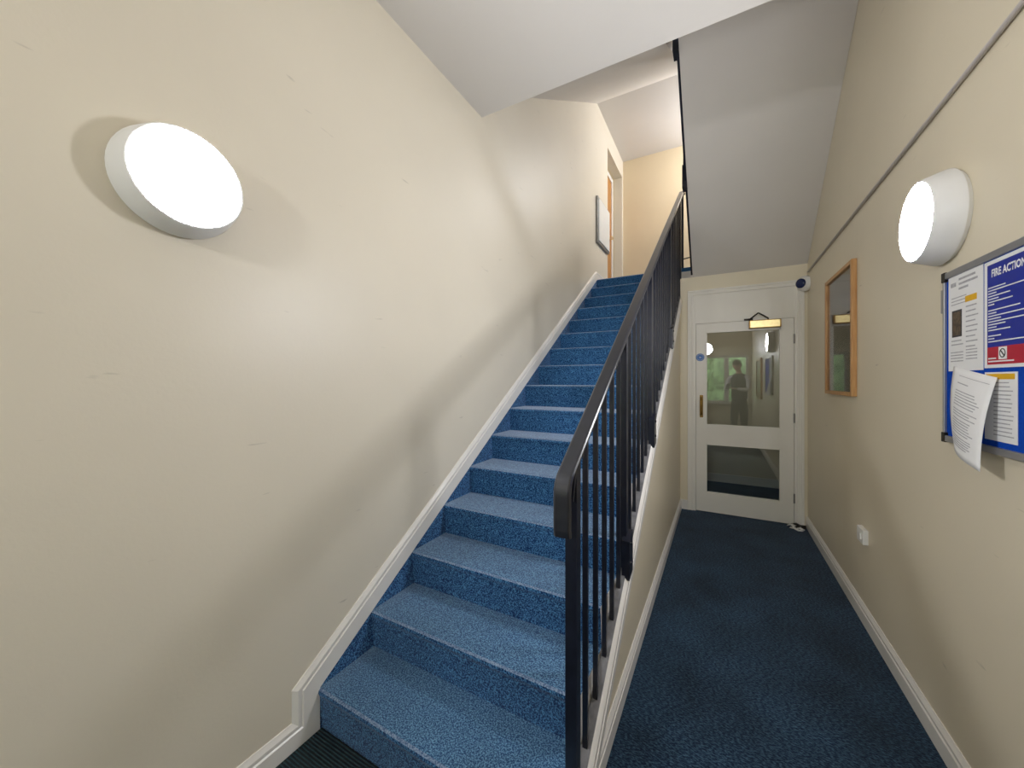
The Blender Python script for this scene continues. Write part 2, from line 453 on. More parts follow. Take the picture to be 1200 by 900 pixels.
# skirtings and stair string boards
struct('baseboard_right', sweep_yz([(YB, 0), (YD, 0)], SKIRT, XR, -1), 'trim')
struct('baseboard_stair', sweep_yz([(1.11, 0), (YD, 0)], [(d, t * 1.0) for d, t in SKIRT], XS, 1), 'trim')
yk = 0.937
struct('baseboard_left', sweep_yz([(YB, 0), (yk, 0), (yk, nose(yk) - 0.004), (4.79, nose(4.79) - 0.004), (4.83, ZL), (RY0, ZL)], SKIRT, XL, 1), 'trim', bevel=0)
# string board on the hall side, below the balustrade
sb = lambda y: wtop(y) - 0.098
ys0 = 1.264 + (0.098 - 0.207) / SL
struct('trim_string', sweep_yz([(ys0, sb(ys0)), (YD, sb(YD))], [(0, 0), (0.018, 0), (0.018, .036), (.012, .041), (.016, .046), (0.016, .064), (.008, .077), (0.003, 0.082), (0, 0.082)], XS, 1), 'trim')
bm = box(XS, -0.300, YD - 0.014, YD, 0, 0.10)
struct('baseboard_front', bm, 'trim')

# ---------------------------------------------------------------- main staircase
st = empty('staircase', (-0.91, Y1, 0))
tag(st, 'straight flight of blue carpeted stairs between cream wall and black balustrade', 'staircase')
XST0, XST1 = XL + 0.012, XSI - .001
for i in range(NSTEP):
    yi = Y1 + GO * i; zb, zt = RISE * i, RISE * (i + 1)
    back = yi + GO + 0.03 if i < NSTEP - 1 else 4.86
    zlow = max(0.0, zb - 0.09)
    poly = [(yi + 0.020, zlow), (yi + 0.018, zb), (yi + 0.006, zt - 0.034), (yi, zt - 0.018), (yi + 0.002, zt - 0.007), (yi + 0.010, zt - 0.001), (yi + 0.022, zt),
            (back, zt), (back, zt - 0.10 if i else 0)]
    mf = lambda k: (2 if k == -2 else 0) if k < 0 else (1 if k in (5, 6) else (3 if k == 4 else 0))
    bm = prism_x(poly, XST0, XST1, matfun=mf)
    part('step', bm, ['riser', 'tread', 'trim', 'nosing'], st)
# carpeted upstand between the treads and the white string board
part('carpet_upstand', prism_x([(yk + .005, 0), (yk + .005, nose(yk) - .002), (4.79, nose(4.79) - .002), (4.79, nose(4.79) - .25), (yk + .2, 0)], XL + 0.001, XL + 0.0125), 'riser', st)

# entrance mat at the foot of the stair
mt = link('entrance_mat', box(XL + 0.018, -0.35, -0.9, Y1 + 0.014, 0.0, 0.008), 'mat')
tag(mt, 'dark ribbed entrance mat on the floor at the foot of the stairs', 'mat')

# ---------------------------------------------------------------- upper staircase (underside seen above the hall)
US = 0.785
def sof(y): return 2.50 + US * (YD - y)
XU = -0.25
poly = [(4.795, 2.46), (YD + 0.02, 2.47), (YD, 2.50), (YC + .01, sof(YC + .01)), (YC + .01, sof(YC) + 0.42)]
yy, zz = 2.30, ZL + 0.196 * 10
k = 10
while k > 0:
    yy = 4.78 - 0.25 * (k - 1)
    poly.append((max(YC + .01, yy - 0.25), ZL + 0.196 * k)); poly.append((yy, ZL + 0.196 * k)); k -= 1
poly.append((4.78, ZL))
poly.append((4.795, ZL))
# clean: drop duplicate points
q = []
for p in poly:
    if not q or (abs(p[0] - q[-1][0]) + abs(p[1] - q[-1][1])) > 1e-4: q.append(p)
us = empty('upper_staircase', (0.24, 4.0, 2.5))
tag(us, 'smooth off-white underside of the upper stair flight sloping above the glazed door', 'staircase')
part('flight', prism_x(q, XU, XR - 0.001), 'ceiling', us)

# upper balustrade fixed to that flight's open side
ub = empty('upper_balustrade', (XU, 4.4, 2.6))
tag(ub, 'black steel balustrade fixed to the open side of the upper stair flight', 'balustrade')
def slab(y0_, y1_, off0, off1, x0_, x1_):
    return prism_x([(y0_, sof(y0_) + off0), (y1_, sof(y1_) + off0), (y1_, sof(y1_) + off1), (y0_, sof(y0_) + off1)], x0_, x1_)
part('bottom_rail', slab(4.46, YC + .05, 0.015, 0.07, XU - 0.018, XU), 'black', ub)
for yc_ in (3.70, 2.92):
    part('fixing_plate', prism_x([(yc_ - .05, sof(yc_) + .0), (yc_ + .05, sof(yc_) + .0), (yc_ + .05, sof(yc_) + .20), (yc_ - .05, sof(yc_) + .20)], XU - 0.040, XU), 'black', ub)
    part('post', box(XU - .034, XU - .004, yc_ - .02, yc_ + .02, sof(yc_) + .1, sof(yc_) + 1.1), 'black', ub)
y_ = 4.36
while y_ > 2.3:
    part('baluster', box(XU - .017, XU - .005, y_ - .006, y_ + .006, sof(y_) + .03, sof(y_) + 1.1), 'black', ub)
    y_ -= 0.125
part('handrail', slab(4.52, YC + .1, 1.09, 1.13, XU - 0.035, XU + 0.012), 'rail', ub)

# ---------------------------------------------------------------- balustrade of the main flight
XB = -0.389                                            # centre line
bal = empty('balustrade', (XB, 1.087, 0))
tag(bal, 'black steel stair balustrade with flat handrail beside the blue carpeted stairs', 'balustrade')
def rtop(y): return 1.113 + SL * (y - 1.005)
# handrail: a flat strip, bent down at the lower end and level at the upper end
_r, _phi = 0.065, PI / 2 - math.atan(SL)
_z0 = rtop(1.002 + _r * (1 - math.cos(_phi))) - _r * math.sin(_phi)
path = [(1.005, 0.962), (1.002, 0.98)] + [(1.002 + _r * (1 - math.cos(_phi * k / 10)), _z0 + _r * math.sin(_phi * k / 10)) for k in range(11)]
path += [(4.84, rtop(4.84)), (4.90, rtop(4.90) - 0.012), (4.96, rtop(4.90) + 0.004), (5.02, rtop(4.90) + 0.006)]
W = 0.026
prof = [(-W, 0.0), (-W + .004, -0.0), (W - .004, 0.0), (W, 0.0), (W, .006), (W - .003, .0105), (W - .008, .013), (-W + .008, .013), (-W + .003, .0105), (-W, .006)]
prof = [(-W + .003, -0.003), (W - .003, -0.003), (W, 0.0), (W, .006), (W - .003, .0105), (W - .008, .013), (-W + .008, .013), (-W + .003, .0105), (-W, .006), (-W, 0.0)]
hr = part('handrail', sweep_yz([(y, z - 0.013) for y, z in path], prof, XB, 1), 'rail', bal)
part('rail_core', prism_x([(1.030, 1.04), (1.045, 1.10), (1.075, rtop(1.075) - .018), (4.85, rtop(4.85) - .018), (4.85, rtop(4.85) - .030), (1.075, rtop(1.075) - .030), (1.055, 1.09), (1.040, 1.04)], XB - 0.02, XB + 0.02), 'black', bal)
# bottom rail: grey flat bar lying on the wall under the stair
part('bottom_rail', prism_x([(1.10, wtop(1.10) - .006), (4.80, wtop(4.80) - .006), (4.80, wtop(4.80) + .008), (1.10, wtop(1.10) + .008)], XB - 0.014, XS + 0.002), 'grey_bar', bal)
def upright(name, y, hx, hy):
    zb = wtop(y) if y > 1.15 else 0.0
    bm = prism_x([(y - hy, zb), (y + hy, zb + (2 * hy * SL if y > 1.15 else 0)), (y + hy, rtop(y + hy) - .024), (y - hy, rtop(y - hy) - .024)], XB - hx, XB + hx)
    return part(name, bm, 'black', bal)
upright('post', 1.087, 0.018, 0.018)
posts = [1.765, 2.50, 3.55, 4.52]
yb = [1.208 + 0.1165 * k for k in range(31)]
for y in yb:
    if min(abs(y - p) for p in posts) > 0.045: upright('baluster', y, 0.0085, 0.0062)
for y in posts: upright('post', y, 0.019, 0.019)
upright('post', 4.875, 0.019, 0.019)
for y in posts:
    zb = wtop(y)
    p_ = part('fixing_plate', prism_x([(y - .045, zb - .040), (y + .03, zb - .020), (y + .03, zb + .165), (y - .045, zb + .135)], XB + .004, XS + 0.022), 'black', bal)
    for dz in (.03, .12):
        part('bolt', lathe([(0, 0), (.008, 0), (.008, .006), (.004, .008), (0, .008)], (XS + 0.021, y - .01, zb + dz), (1, 0, 0), 8), 'black', p_)
part('link_rod', tube([(XB + .01, 4.83, 2.815), (-0.27, 4.80, 2.82)], 0.007), 'black', bal)

# ---------------------------------------------------------------- glazed door
dr = empty('door_1', ((DL + DR) / 2, YD, 0)); dr['kind'] = 'structure'
dr['label'] = 'white painted door with two glass panes and a brass closer'
LX0, LX1, LZ1 = -0.217, 0.628, 1.993
AO_L, AO_R, AO_T = -0.300, 0.706, 2.352
# architrave: stepped moulding
bm = bmesh.new()
def arch(d0, d1, p):
    box(AO_L + d0, AO_L + d1, YD - p, YD + .002, 0, AO_T - d0, bm)
    box(AO_R - d1, AO_R - d0, YD - p, YD + .002, 0, AO_T - d0, bm)
    box(AO_L + d1, AO_R - d1, YD - p, YD + .002, AO_T - d1, AO_T - d0, bm)
arch(0.0, 0.018, 0.018); arch(0.018, 0.040, 0.012); arch(0.040, 0.052, 0.016)
part('architrave', bm, 'door', dr, bevel=.002)
bm = box(AO_L + .052, LX0 - .003, YD - .006, YD + .10, 0, DT)
box(LX1 + .003, AO_R - .052, YD - .006, YD + .10, 0, DT, bm)
box(AO_L + .052, AO_R - .052, YD - .006, YD + .1, DT - .012, DT, bm)
box(LX0 - .003, LX1 + .003, YD - .004, YD + .1, LZ1 + .003, LZ1 + .035, bm)
part('door_frame', bm, 'door', dr)
part('over_panel', box(LX0 - .004, LX1 + .004, YD - .001, YD + .02, LZ1 + .03, DT - .011), 'door', dr)
# leaf: stiles and rails round two panes
def P(u, v): p = ony(u, v, YD); return p.x, p.z
px0 = (P(827.3, 389.4)[0] + P(827.5, 520)[0]) / 2
px1 = (P(914.8, 385)[0] + P(914.7, 525)[0]) / 2
uz1, uz0 = P(827, 389.4)[1], P(827, 498)[1]
lz1, lz0 = P(827.8, 520)[1], P(827, 577)[1]
FY0, FY1 = YD - 0.004, YD + 0.040
leaf = part('door_leaf', box(LX0, px0, FY0, FY1, .008, LZ1), 'door', dr)
bm = bmesh.new(); bm.from_mesh(leaf.data)
w = world_loc(dr)
def lbox(a, b, c_, d_): box(a - w.x, b - w.x, FY0 - w.y, FY1 - w.y, c_, d_, bm)
lbox(px1, LX1, .008, LZ1); lbox(px0, px1, .008, lz0); lbox(px0, px1, lz1, uz0); lbox(px0, px1, uz1, LZ1)
bm.to_mesh(leaf.data); bm.free()
for z0_, z1_ in ((uz0, uz1), (lz0, lz1)):
    part('pane', box(px0 - .004, px1 + .004, YD + .016, YD + .022, z0_ - .004, z1_ + .004), 'glass', dr)
    bm = bmesh.new(); t = 0.009
    for (a, b, c_, d_) in ((px0, px0 + t, z0_, z1_), (px1 - t, px1, z0_, z1_), (px0, px1, z0_, z0_ + t), (px0, px1, z1_ - t, z1_)):
        box(a, b, FY0 - .002, YD + .016, c_, d_, bm)
    part('glazing_bead', bm, 'door', dr)
# pull handle
hx = P(822, 476)[0]; hz0, hz1 = P(822, 489)[1], P(822, 463)[1]
h_ = part('pull_handle', box(hx - .016, hx + .016, FY0 - .004, FY0, hz0, hz1), 'brass_dark', dr, bevel=.002)
part('grip', tube([(hx, FY0 - .002, hz0 + .025), (hx, FY0 - .035, hz0 + .035), (hx, FY0 - .042, hz0 + .06), (hx, FY0 - .042, hz1 - .06), (hx, FY0 - .035, hz1 - .035), (hx, FY0 - .002, hz1 - .025)], .009, 10), 'brass_dark', h_, smooth=True)
for u, v in ((930.5, 397), (930.5, 490), (930.5, 584)):
    hp = P(u, v)
    part('hinge', tube([(LX1 + .001, FY0 - .005, hp[1] - .045), (LX1 + .001, FY0 - .005, hp[1] + .045)], .007, 8), 'steel', dr)
# round blue fire-door disc
sp = P(820.5, 418.8)
ds = part('door_disc', lathe([(0, 0), (.040, 0), (.040, .002), (0, .002)], (sp[0], FY0, sp[1]), (0, -1, 0), 32), 'sign_blue', dr)
bm = lathe([(.031, .002), (.031, .0028), (.028, .0028), (.028, .002)], (sp[0], FY0, sp[1]), (0, -1, 0), 32)
for k in range(3): box(sp[0] - .011, sp[0] + .011, FY0 - .0028, FY0 - .002, sp[1] - .008 + k * .006, sp[1] - .005 + k * .006, bm)
part('disc_print', bm, 'paper', ds)
# overhead closer
c0, c1 = P(878, 384.7), P(914, 374)
cl = part('door_closer', box(c0[0], c1[0], FY0 - .055, FY0, c0[1] - .004, c0[1] + .066), 'brass', dr, bevel=.003)
bm = box(c0[0] - .004, c0[0] + .006, FY0 - .057, FY0, c0[1] - .007, c0[1] + .069)
box(c1[0] - .006, c1[0] + .004, FY0 - .057, FY0, c0[1] - .007, c0[1] + .069, bm)
box(c0[0], c1[0], FY0 - .057, FY0, c0[1] - .008, c0[1] - .003, bm); box(c0[0], c1[0], FY0 - .057, FY0, c0[1] + .065, c0[1] + .070, bm)
part('closer_edge', bm, 'brass_dark', cl)
zt = c0[1] + .070
part('closer_arm', tube([(c0[0] + .155, FY0 - .028, zt), (c0[0] + .155, FY0 - .028, zt + .016), (c0[0] + .075, FY0 - .10, zt + .060), (c0[0] + .068, FY0 - .105, zt + .062), (c0[0] + .005, FY0 - .02, zt + .018), (c0[0] - .03, FY0 + .002, zt + .018)], .007, 8), 'dark_metal', cl)
part('arm_bracket', box(c0[0] - .045, c0[0] + .03, FY0 - .012, FY0 + .004, zt + .008, zt + .026), 'dark_metal', cl)
# lobby behind the door
struct('baseboard_lobby', box(XS, XR, 5.885, 5.90, 0, .11), 'trim')
struct('baseboard_lobby_right', box(XR - .015, XR, YD + .1, 5.885, 0, .11), 'trim')

# ---------------------------------------------------------------- small fittings on the walls
def wall_lamp(p, axis, label, r=0.152, rf=0.138, depth=0.088, group=None, light='lamp'):
    e = empty('wall_lamp', p)
    tag(e, label, 'wall lamp', group)
    b_ = part('lamp_body', lathe([(0, .0), (r - .010, 0), (r - .006, .012), (r, .014), (r, .022), (rf + .008, depth - .006), (rf + .004, depth), (rf, depth), (rf, depth - .004), (0, depth - .004)], p, axis), 'lamp_white', e, smooth=True)
    md = b_.modifiers.new('edge', 'EDGE_SPLIT'); md.split_angle = math.radians(35)
    part('diffuser', lathe([(0, depth + .012), (rf * .5, depth + .010), (rf * .85, depth + .005), (rf - .001, depth - .001), (rf - .001, depth - .003), (0, depth - .003)], p, axis), light, e, smooth=True)
    return e
wall_lamp((XL, 0.492, 1.965), (1, 0, 0), 'round white wall lamp on the plain cream wall above the stair foot', rf=0.131)
wall_lamp((XR, 1.975, 1.985), (-1, 0, 0), 'round white wall lamp above the notice board, below the cable conduit', r=0.168, rf=0.140)
wall_lamp((-0.31, YB, 2.24), (0, 1, 0), 'round white wall lamp above the window, mirrored at the door glass edge', r=0.17, rf=0.15)
wall_lamp((XR, 5.70, 4.58), (-1, 0, 0), 'round white wall lamp lighting the upper landing', light='lamp_landing')
lb = wall_lamp((0.18, 5.25, ZL - .25), (0, 0, -1), 'round white fill lamp added unseen on the lobby ceiling behind the glazed door', light='lobby_fill')  # unseen lamp, added to brighten the lobby behind the panes
lb.name = 'lobby_fill_lamp'; lb['category'] = 'fill lamp'

# conduit along the right wall
cz = 2.405
cd = link('cable_conduit', tube([(XR - .010, 4.40, cz), (XR - .010, -1.5, cz + .03)], .008, 10), 'conduit', smooth=True)
tag(cd, 'thin grey cable conduit running level along the cream wall above the lamp', 'conduit')
# alarm device by the door head
al = empty('alarm_sounder', (XR, 4.40, 2.335))
tag(al, 'small white round alarm with dark blue face at the door corner', 'alarm')
ap = Vector((XR - 0.020, 4.435, 2.300)); ax = Vector((-0.72, -0.68, -0.04)).normalized()
part('body', lathe([(0, -.005), (.070, -.005), (.072, .02), (.066, .040), (.052, .046), (.047, .062), (0, .062)], ap + Vector((0.0, -.02, 0)), ax, 28), 'white_plastic', al, smooth=True)
part('lens', lathe([(0, .060), (.044, .060), (.044, .074), (.036, .082), (0, .085)], ap + Vector((0.0, -.02, 0)), ax, 28), 'lens_blue', al, smooth=True)
# socket
s0, s1 = onx(1010, 617, XR), onx(1019, 638, XR)
sk = empty('fused_spur', (XR, (s0.y + s1.y) / 2, s1.z))
tag(sk, 'small white electrical outlet plate low on the cream wall', 'socket')
ym = (s0.y + s1.y) / 2
part('plate', box(XR - .026, XR, ym - .052, ym + .052, .462, .545), 'white_plastic', sk, bevel=.004)
part('switch', box(XR - .032, XR - .024, ym - .028, ym - .008, .485, .520), 'white_plastic', sk, bevel=.002)

# framed picture
pf = empty('framed_picture', (XR, 3.37, 1.29))
tag(pf, 'tall oak framed picture with dark mauve print behind glass on cream wall', 'picture')
fy0, fy1, fz0, fz1 = 3.010, 3.670, 1.292, 2.135
fw = 0.026
bm = bmesh.new()
for (a, b, c_, d_) in ((fy0, fy0 + fw, fz0, fz1), (fy1 - fw, fy1, fz0, fz1), (fy0 + fw, fy1 - fw, fz0, fz0 + fw), (fy0 + fw, fy1 - fw, fz1 - fw, fz1)):
    box(XR - .028, XR, a, b, c_, d_, bm)
part('frame', bm, 'oak', pf, bevel=.003)
part('backing', box(XR - .008, XR - .001, fy0 + fw, fy1 - fw, fz0 + fw, fz1 - fw), 'art_mauve', pf)
def art(y0_, y1_, z0_, z1_, m, d=.0095): part('print_block', box(XR - d, XR - .007, y0_, y1_, z0_, z1_), m, pf)
art(3.10, 3.58, 1.42, 1.98, 'art_pale'); art(3.10, 3.58, 1.42, 1.56, 'art_red', .0103); art(3.16, 3.50, 1.60, 1.74, 'art_green', .0103)
part('glazing', box(XR - .016, XR - .013, fy0 + fw - .003, fy1 - fw + .003, fz0 + fw - .003, fz1 - fw + .003), 'picture_glass', pf)

# ---------------------------------------------------------------- notice board and its papers
NB_X = XR - 0.016
BY0, BY1, BZ0, BZ1 = 0.98, 1.950, 1.172, 1.775        # right end (out of frame) .. left end
nb = empty('notice_board', (XR, (BY0 + BY1) / 2, BZ0))
tag(nb, 'blue felt notice board with silver frame on the cream wall', 'notice board')
part('felt_panel', box(NB_X, XR, BY0 + .01, BY1 - .01, BZ0 + .01, BZ1 - .01), 'felt', nb)
bm = bmesh.new(); fw = .022
for (a, b, c_, d_) in ((BY0, BY0 + fw * .5, BZ0, BZ1), (BY1 - fw * .45, BY1, BZ0, BZ1), (BY0, BY1, BZ0, BZ0 + fw), (BY0, BY1, BZ1 - fw, BZ1)):
    box(NB_X - .008, XR, a, b, c_, d_, bm)
part('frame', bm, 'alu', nb, bevel=.002)
for z_ in (BZ0 - .003, BZ1 - .032):
    for y_ in (BY1 - .018, BY0 - .003):
        part('corner_cap', box(NB_X - .0105, XR - .001, y_, y_ + .021, z_, z_ + .035), 'dark_metal', nb, bevel=.002)
part('lock_clip', box(NB_X - .006, XR - .001, BY1, BY1 + .018, 1.635, 1.72), 'alu', nb, bevel=.002)

def text_bm(body, size, offset=0.0):
    cu = bpy.data.curves.new('t', 'FONT'); cu.body = body; cu.size = size; cu.extrude = 0.0; cu.offset = offset; cu.align_x = 'LEFT'
    cu.resolution_u = 2
    o = bpy.data.objects.new('t', cu); C.objects.link(o)
    bpy.context.view_layer.update()
    me = bpy.data.meshes.new_from_object(o)
    bm = bmesh.new(); bm.from_mesh(me)
    bpy.data.objects.remove(o); bpy.data.curves.remove(cu); bpy.data.meshes.remove(me)
    return bm
def on_board(bm, y_left, z_base, x, squeeze=1.0):
    """flat text in XY -> on a wall facing -X (reading direction is -Y)"""
    for v in bm.verts: v.co = Vector((x, y_left - v.co.x * squeeze, z_base + v.co.y))
    return bm
def sheet(name, label, y_left, y_right, z0_, z1_, mat, x=None, cat='paper', depth=.0012):
    x = NB_X - .0005 if x is None else x
    o = link(name, box(x - depth, x, y_right, y_left, z0_, z1_), mat)
    return tag(o, label, cat)
def lines(rects, x, bm=None):
    bm = bm or bmesh.new()
    for (yl, yr, z, t) in rects: box(x - .0005, x, yr, yl, z - t / 2, z + t / 2, bm)
    return bm
# white information sheet, top left
a0, a1 = onx(1112.4, 330, NB_X), onx(1153, 423, NB_X)
YA0, YA1, ZA0, ZA1 = a0.y, a1.y, 1.423, 1.752
sh = sheet('notice_sheet', 'white printed notice with small brown photo and yellow box on notice board', YA0, YA1, ZA0, ZA1, 'paper')
XP = NB_X - .0018
wd = YA0 - YA1
def fy(t): return YA0 - wd * t
rects = []
for k in range(9): rects.append((fy(.54), fy(.54 + random.uniform(.25, .38)), 1.635 - k * .0165, .004))
for k in range(3): rects.append((fy(.10), fy(random.uniform(.5, .62)), 1.675 - k * .011, .003))
for k in range(2): rects.append((fy(.10), fy(random.uniform(.35, .48)), 1.527 - k * .013, .004))
for k in range(4): rects.append((fy(.08), fy(.46), 1.487 - k * .010, .0035)); rects.append((fy(.54), fy(.85), 1.492 - k * .010, .0035))
part('printed_text', lines(rects, XP), 'ink', sh)
rects = []
for k in range(3): rects.append((fy(.33), fy((.80, .86, .60)[k]), 1.735 - k * .016, .007))
rects.append((fy(.08), fy(.24), 1.722, .014))
part('printed_heading', lines(rects, XP), 'ink', sh)
part('yellow_box', lines([(fy(.52), fy(.84), 1.660, .020)], XP), 'yellow', sh)
pbm = lines([(fy(.12), fy(.42), 1.586, .092)], XP)
part('photo_edge', pbm, 'ink_dark', sh)
part('photo', lines([(fy(.15), fy(.39), 1.586, .080)], XP - .0004), 'photo_brown', sh)
# fire action notice
f0 = onx(1154.5, 320, NB_X)
YF0, YF1 = f0.y, f0.y - .205
fn = sheet('fire_notice', 'blue and red fire action notice with white border on notice board', YF0, YF1, 1.428, 1.750, 'paper', x=NB_X - .0005)
bz = 1.490
part('blue_field', lines([(YF0 - .016, YF1 + .016, (bz + 1.738) / 2, 1.738 - bz)], XP), 'fire_blue', fn)
part('red_field', lines([(YF0 - .016, YF1 + .016, (bz + 1.438) / 2, bz - 1.438)], XP), 'fire_red', fn)
tb = on_board(text_bm('FIRE ACTION', .031, .0010), YF0 - .036, 1.700, XP - .0008, 0.80)
part('heading', tb, 'paper', fn)
rects = []
zz = 1.668
for e_ in [(.022, .10), (.022, .21), (.022, .06), (.022, .12), (.022, .07), (.022, .13), (.022, .05), None, (.022, .16), (.022, .06), (.022, .20), (.022, .08), (.022, .21), (.022, .10), (.022, .06), (.022, .12), None, (.022, .08), (.022, .05), (.022, .23)]:
    if e_: rects.append((YF0 - e_[0], YF0 - e_[1], zz, .0032))
    zz -= .0085
rects += [(YF0 - .022, YF0 - .058, 1.456, .004), (YF0 - .022, YF0 - .135, 1.447, .004)]
part('printed_text', lines(rects, XP - .0008), 'paper', fn)
part('symbol_panel', lines([(YF0 - .070, YF0 - .106, 1.466 + .004, .036)], XP - .0008), 'paper', fn)
sc_ = (XP - .0014, YF0 - .088, 1.470)
bm = lathe([(.0135, 0), (.0135, .0004), (.0105, .0004), (.0105, 0)], sc_, (-1, 0, 0), 24)
for s_ in (-1, 1):
    pass
vs_ = [bm.verts.new((XP - .0018, sc_[1] + a * .0125 * .7 + b * .0016, sc_[2] + a * .0125 * .7 - b * .0016)) for a, b in ((1, 1), (1, -1), (-1, -1), (-1, 1))]
bm.faces.new(vs_)
part('no_entry_symbol', bm, 'ink_dark', fn)
# loose curled sheet hanging from its top pin
def curled():
    c = [onx(1118, 429, NB_X - .004), onx(1169, 442.5, NB_X - .006), onx(1141.7, 552.5, NB_X - .060), onx(1112.5, 521.7, NB_X - .030)]
    nu, nv = 10, 16; g = []
    for j in range(nv + 1):
        row = []
        for i in range(nu + 1):
            a, b = i / nu, j / nv
            p = c[0] * (1 - a) * (1 - b) + c[1] * a * (1 - b) + c[2] * a * b + c[3] * (1 - a) * b
            p = p + Vector((-.012 * math.sin(PI * a) * (0.3 + b) + .012 * b * b - 0.006 * math.sin(PI * b), 0, 0))
            row.append(p)
        g.append(row)
    return c, g, nu, nv
cc, g, nu, nv = curled()
bm = bmesh.new()
V = [[bm.verts.new(p) for p in r_] for r_ in g]
for j in range(nv):
    for i in range(nu): bm.faces.new([V[j][i], V[j][i + 1], V[j + 1][i + 1], V[j + 1][i]])
ls = link('loose_sheet', bm, 'paper', smooth=True)
md = ls.modifiers.new('thickness', 'SOLIDIFY'); md.thickness = .0008
tag(ls, 'loose curling white typed sheet hanging crooked over the board edge', 'paper')
def gp(a, b):
    x = a * nu; y = b * nv; i = min(int(x), nu - 1); j = min(int(y), nv - 1); fx, fy_ = x - i, y - j
    return g[j][i] * (1 - fx) * (1 - fy_) + g[j][i + 1] * fx * (1 - fy_) + g[j + 1][i + 1] * fx * fy_ + g[j + 1][i] * (1 - fx) * fy_
bm = bmesh.new()
def typed(b, a0_, a1_, t):
    n_ = 10; up, lo = [], []
    for k in range(n_ + 1):
        a = a0_ + (a1_ - a0_) * k / n_
        up.append(bm.verts.new(gp(a, b - t) + Vector((-.0016, 0, 0)))); lo.append(bm.verts.new(gp(a, b + t) + Vector((-.0016, 0, 0))))
    for k in range(n_): bm.faces.new([up[k], up[k + 1], lo[k + 1], lo[k]])
typed(.085, .22, .92, .003); typed(.17, .22, .52, .006)
for b in [.26 + .032 * k for k in range(6)] + [.475 + .030 * k for k in range(3)] + [.58 + .030 * k for k in range(6)] + [.775 + .027 * k for k in range(5)]:
    typed(b, .2, random.uniform(.7, .86), .0055)
pt = link('typed_text', bm, 'ink', ls)
# schedule sheet with yellow header
y0_, y1_ = onx(1155, 435, NB_X).y, onx(1193.5, 434, NB_X).y
sc2 = sheet('schedule_sheet', 'white schedule sheet with yellow header strip, lower half of notice board', y0_, y1_, 1.212, 1.415, 'paper')
wd2 = y0_ - y1_
part('yellow_header', lines([(y0_ - .05 * wd2, y1_ + .07 * wd2, 1.402, .016)], XP), 'yellow', sc2)
part('printed_text', lines([(y0_ - .3 * wd2, y0_ - wd2 * random.uniform(.75, .93), 1.384 - k * .0118, .0032) for k in range(14)], XP), 'ink', sc2)

# ---------------------------------------------------------------- scrap on the floor by the door
sr = empty('crumpled_scrap', (0.64, 4.36, 0))
tag(sr, 'crumpled black and white scrap on the carpet beside the door frame', 'litter')
def strip(name, pts, wdt, mat):
    bm = bmesh.new(); n_ = len(pts); a = []; b = []
    for k, p in enumerate(pts):
        p = Vector(p); d = (Vector(pts[min(k + 1, n_ - 1)]) - Vector(pts[max(k - 1, 0)])); d.z = 0; d.normalize()
        s_ = Vector((-d.y, d.x, 0)) * wdt
        a.append(bm.verts.new(p + s_ + Vector((0, 0, .006)))); b.append(bm.verts.new(p - s_))
    for k in range(n_ - 1): bm.faces.new([a[k], a[k + 1], b[k + 1], b[k]])
    o = part(name, bm, mat, sr, smooth=True)
    md = o.modifiers.new('thickness', 'SOLIDIFY'); md.thickness = .006; md.offset = 1
    return o
strip('white_strip', [(.575, 4.42, .004), (.60, 4.40, .020), (.625, 4.37, .008), (.655, 4.345, .016), (.69, 4.335, .006)], .013, 'paper')
strip('black_strip', [(.60, 4.44, .012), (.63, 4.41, .030), (.66, 4.385, .022), (.705, 4.37, .028)], .016, 'dark_metal')
strip('white_strip', [(.585, 4.375, .004), (.615, 4.345, .012), (.64, 4.315, .006), (.675, 4.31, .012)], .012, 'paper')
strip('black_strip', [(.62, 4.355, .014), (.655, 4.36, .026), (.70, 4.345, .018)], .012, 'dark_metal')

# ---------------------------------------------------------------- landing: recess door and wall panel
d2 = empty('door_2', (XL - .1, (RY0 + RY1) / 2, ZL)); d2['kind'] = 'structure'
d2['label'] = 'orange wood veneer door in a white frame set in the landing recess'
XD = XL - 0.135
part('door_leaf', box(XD - .04, XD, RY0 + .05, 6.12, ZL + .01, 4.60), 'door_wood', d2)
bm = box(XD - .05, XD + .014, 6.12, 6.19, ZL, 4.67); box(XD - .05, XD + .014, RY0 + .0, RY0 + .05, ZL, 4.67, bm); box(XD - .05, XD + .014, RY0 + .05, 6.12, 4.60, 4.67, bm)
part('door_frame', bm, 'trim', d2)
part('door_handle', tube([(XD, 6.05, 3.66), (XD + .05, 6.05, 3.66), (XD + .055, 6.0, 3.66), (XD + .055, 5.93, 3.66)], .009, 8), 'brass', d2)
bm = box(XL - .26, XL - .12, RY0 - .12, RY0, ZL - .01, RZ1 + .1); box(XL - .26, XL - .12, RY1, RY1 + .12, ZL - .01, RZ1 + .1, bm)
box(XL - .26, XL - .12, RY0, RY1, RZ1, RZ1 + .1, bm); box(XL - .30, XL - .18, RY0 - .1, RY1 + .1, ZL - .2, RZ1 + .1, bm)
box(XL - .26, XL - .12, RY0, RY1, ZL - .2, ZL - .001, bm)
struct('wall_recess', bm, 'wall_plain')
wp = empty('wall_panel', (XL, 5.06, 3.2))
tag(wp, 'white framed panel with grey edge on the landing wall above the stairs', 'panel')
part('frame', box(XL, XL + .030, 4.79, 5.36, 3.19, 3.79), 'steel', wp, bevel=.003)
part('face', box(XL + .028, XL + .042, 4.815, 5.335, 3.215, 3.765), 'white_plastic', wp, bevel=.002)

